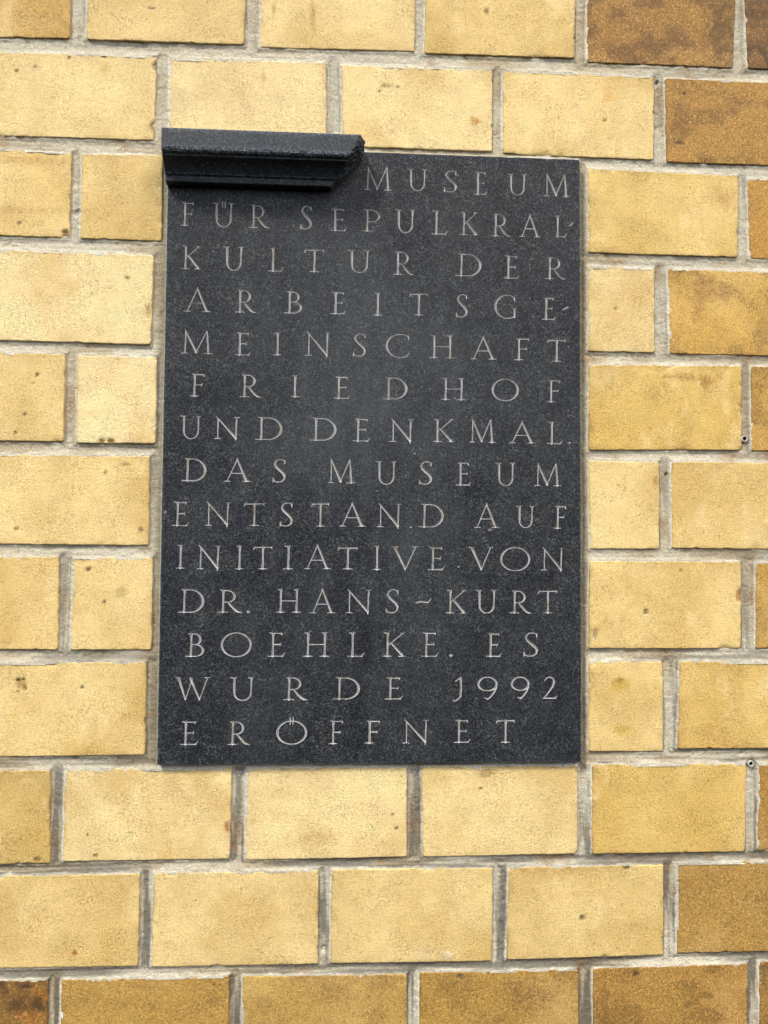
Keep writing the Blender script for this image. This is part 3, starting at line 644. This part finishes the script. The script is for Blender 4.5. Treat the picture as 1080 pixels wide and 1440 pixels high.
# rim: lattice border -> eased arris -> sides
lut = {int(v): k for k, v in enumerate(uq)}
bj = [(0, i) for i in range(0, nx, 8)] + [(j, nx) for j in range(0, nz, 8)] + [(nz, i) for i in range(nx, 0, -8)] + [(j, 0) for j in range(nz, 0, -8)]
r0 = np.array([lut[j * W1 + i] for j, i in bj]); nb = len(r0); base_pts = co[r0]
rings = [r0]; extra = []; cnt = len(co)
cxm, czm = (PX0 + PX1) / 2, (PZ0 + PZ1) / 2
for (ins, y) in ((.0011, PY + .0000), (.0004, PY + .0003), (.0, PY + .0011), (.0, .018)):
    p = base_pts.copy()
    sgx = np.where(np.abs(base_pts[:, 0] - lx0) < 1e-5, -1, np.where(np.abs(base_pts[:, 0] - lx1) < 1e-5, 1, 0))
    sgz = np.where(np.abs(base_pts[:, 2] - lz0) < 1e-5, -1, np.where(np.abs(base_pts[:, 2] - lz1) < 1e-5, 1, 0))
    cor = (sgx != 0) & (sgz != 0)
    nib = np.abs(fbm(p[:, 0] * 90, p[:, 2] * 90, 4, 3)) * .0005 + np.maximum(0, fbm(p[:, 0] * 40, p[:, 2] * 40 + 4, 6, 3) - .75) * .003
    nib = nib * (1 if y < 0 else .6)
    p[:, 0] += sgx * (INS - ins - nib - cor * .0007); p[:, 2] += sgz * (INS - ins - nib - cor * .0007); p[:, 1] = y
    extra.append(p); rings.append(cnt + np.arange(nb)); cnt += nb
rq = []
for a_, b_ in zip(rings[:-1], rings[1:]): rq.append(np.stack([np.roll(a_, -1), a_, b_, np.roll(b_, -1)], -1))
co = np.concatenate([co] + extra); cutv = np.concatenate([cutv, np.zeros(nb * 4)])
mesh("slab", co, np.concatenate([qq] + rq), M_STONE, plaque, (cxm, PY, czm), None, {'cut': cutv, 'sheen': sheen_at(co[:, 0], co[:, 2]), 'wear': np.concatenate([np.zeros(len(co) - nb * 4), np.repeat([.3, .8, .5, 0], nb)])}, smooth=False)
for k, ch in enumerate(names):
    jj, ii = np.nonzero(LID == k)
    if len(jj) == 0: continue
    uq, qq = from_cells(quads_for(jj, ii, 1))
    co = np.stack([XV.ravel()[uq], PY + DEP.ravel()[uq], ZV.ravel()[uq]], -1)
    mesh("dot" if ch == '.' else "hyphen" if ch in ',~' else "digit" if ch in '129' else "letter", co, qq, M_STONE, plaque,
         (float(co[:, 0].mean()), PY, float(co[:, 2].mean())), None, {'cut': CUT.ravel()[uq], 'sheen': sheen_at(co[:, 0], co[:, 2])}, smooth=False)

# ------------------------------------------------------------------ moulding: a length of broken cornice left on the slab's top
PR = [(0, 2.5), (20, 2.4), (42, 2.2), (44.2, 1.7), (44.9, .6), (45, -2), (45, -14), (45, -24), (44.6, -27), (43, -29), (40.5, -30), (39, -30.2), (38.6, -31), (38.6, -33), (37.6, -33.6),
      (34, -35), (30, -37), (26.5, -40), (23.5, -43.5), (21, -47), (19.4, -49.6), (16.4, -50), (16, -50.6), (15.6, -57.6), (15, -58.6), (10, -59.4), (0, -60)]
PR = np.array(PR) * .001
# finer along the profile
pr = []
for a_, b_ in zip(PR[:-1], PR[1:]):
    n = max(1, int(np.linalg.norm(b_ - a_) / .002)); pr += [a_ + (b_ - a_) * k / n for k in range(n)]
pr.append(PR[-1]); pr = np.array(pr); NP = len(pr)
def xend(d, z):
    x = -.0125 + .80 * (z + .058) + .007 * (1 - d / .045) * sm(-.06, -.03, z)
    cap = .0250 + .0085 * np.clip(1 - d / .045, 0, 1) ** .5 - np.maximum(0, d - .041) * .5
    x = np.minimum(x, cap) - .0015 * np.exp(-np.abs(x - cap) / .004)
    return x
def fract(d, z): return fbm(d * 300, z * 300, 2, 4) * .0026 + np.abs(fbm(d * 120, z * 120 + 3, 7, 3)) * .0032 - .0012
XL = PX0 + .0004; nseg = 92
t = np.linspace(0, 1, nseg + 1); xe = xend(pr[:, 0], pr[:, 1]) + fract(pr[:, 0], pr[:, 1])
XX = XL + t[:, None] * (xe - XL)[None, :]
# faint chips on the fascia arrises
DD = np.repeat(pr[None, :, 0], nseg + 1, 0).copy(); ZZ = np.repeat(pr[None, :, 1], nseg + 1, 0).copy()
arr = np.exp(-((pr[:, 1] + .028) / .002) ** 2) * (pr[:, 0] > .04) + np.exp(-((pr[:, 1] + .001) / .0015) ** 2) * (pr[:, 0] > .04) * .5 + np.exp(-((pr[:, 1] + .0505) / .001) ** 2) * .4
nb_ = np.maximum(0, fbm(XX * 60, XX * 0 + 2, 3, 4) - .25) * .0022 + np.abs(fbm(XX * 250, XX * 0 + 7, 5, 3)) * .0003
DD -= arr[None] * nb_
co = np.stack([XX, PY - .0002 - DD, PZ1 - .0008 + ZZ], -1).reshape(-1, 3)
idx = np.arange((nseg + 1) * NP).reshape(nseg + 1, NP)
q = np.stack([idx[:-1, :-1], idx[:-1, 1:], idx[1:, 1:], idx[1:, :-1]], -1).reshape(-1, 4)
lc = idx[0]; cen = len(co); co = np.concatenate([co, [[XL, PY - .017, PZ1 - .024]]])
tr = [(lc[k + 1], lc[k], cen) for k in range(NP - 1)] + [(lc[0], lc[-1], cen)]
# back face against the slab is hidden; closed all the same
bq = np.stack([idx[:-1, -1], idx[:-1, 0], idx[1:, 0], idx[1:, -1]], -1)
wear = np.concatenate([(np.ones(nseg + 1)[:, None] * np.clip(np.exp(-((pr[:, 1] + .0275) / .004) ** 2) * (pr[:, 0] > .040) * 1.0 + np.exp(-((pr[:, 1] - .001) / .002) ** 2) * (pr[:, 0] > .04) * .7
      + np.exp(-((pr[:, 1] + .0502) / .0012) ** 2) * (pr[:, 0] < .022) * .7 + (pr[:, 0] > .0435) * .06 + .02, 0, 1)[None]).ravel(), [.2]])
corn_sheen = np.concatenate([(np.ones(nseg + 1)[:, None] * np.where(pr[:, 0] > .0435, .35, .12)[None]).ravel(), [.1]])  # same painted blue-grey tint, stronger on the fascia front than elsewhere
corn = mesh("cornice", co, np.concatenate([q, bq]), M_STONE, plaque, ((XL + .02) / 2, PY, PZ1 - .03), None, {'cut': np.zeros(len(co)), 'wear': wear, 'sheen': corn_sheen}, smooth=False, tris=tr)
# the fracture face
cen2 = np.array([.016, -.028]); rings_ = 16; cc = []
for k in range(rings_ + 1):
    f = 1 - k / rings_; p = cen2 + (pr - cen2) * f
    if k == 0: x = xe
    else: x = xend(p[:, 0], p[:, 1]) + fract(p[:, 0], p[:, 1])
    cc.append(np.stack([x, PY - .0002 - p[:, 0], PZ1 - .0008 + p[:, 1]], -1))
cc = np.concatenate(cc); ix = np.arange((rings_ + 1) * NP).reshape(rings_ + 1, NP)
q = np.stack([ix[:-1], ix[1:], np.roll(ix[1:], -1, 1), np.roll(ix[:-1], -1, 1)], -1).reshape(-1, 4)
fr = mesh("fracture_face", cc, q, M_BREAK, corn, ((XL + .02) / 2, PY, PZ1 - .03), None, {'cut': np.zeros(len(cc)), 'wear': np.full(len(cc), .35)}, smooth=False)
fr.location = (0, 0, 0); fr['label'] = "rough black broken end of the moulding"
print("tris", sum(len(o.data.loop_triangles) or len(o.data.polygons) * 2 for o in bpy.data.objects if o.type == 'MESH'))
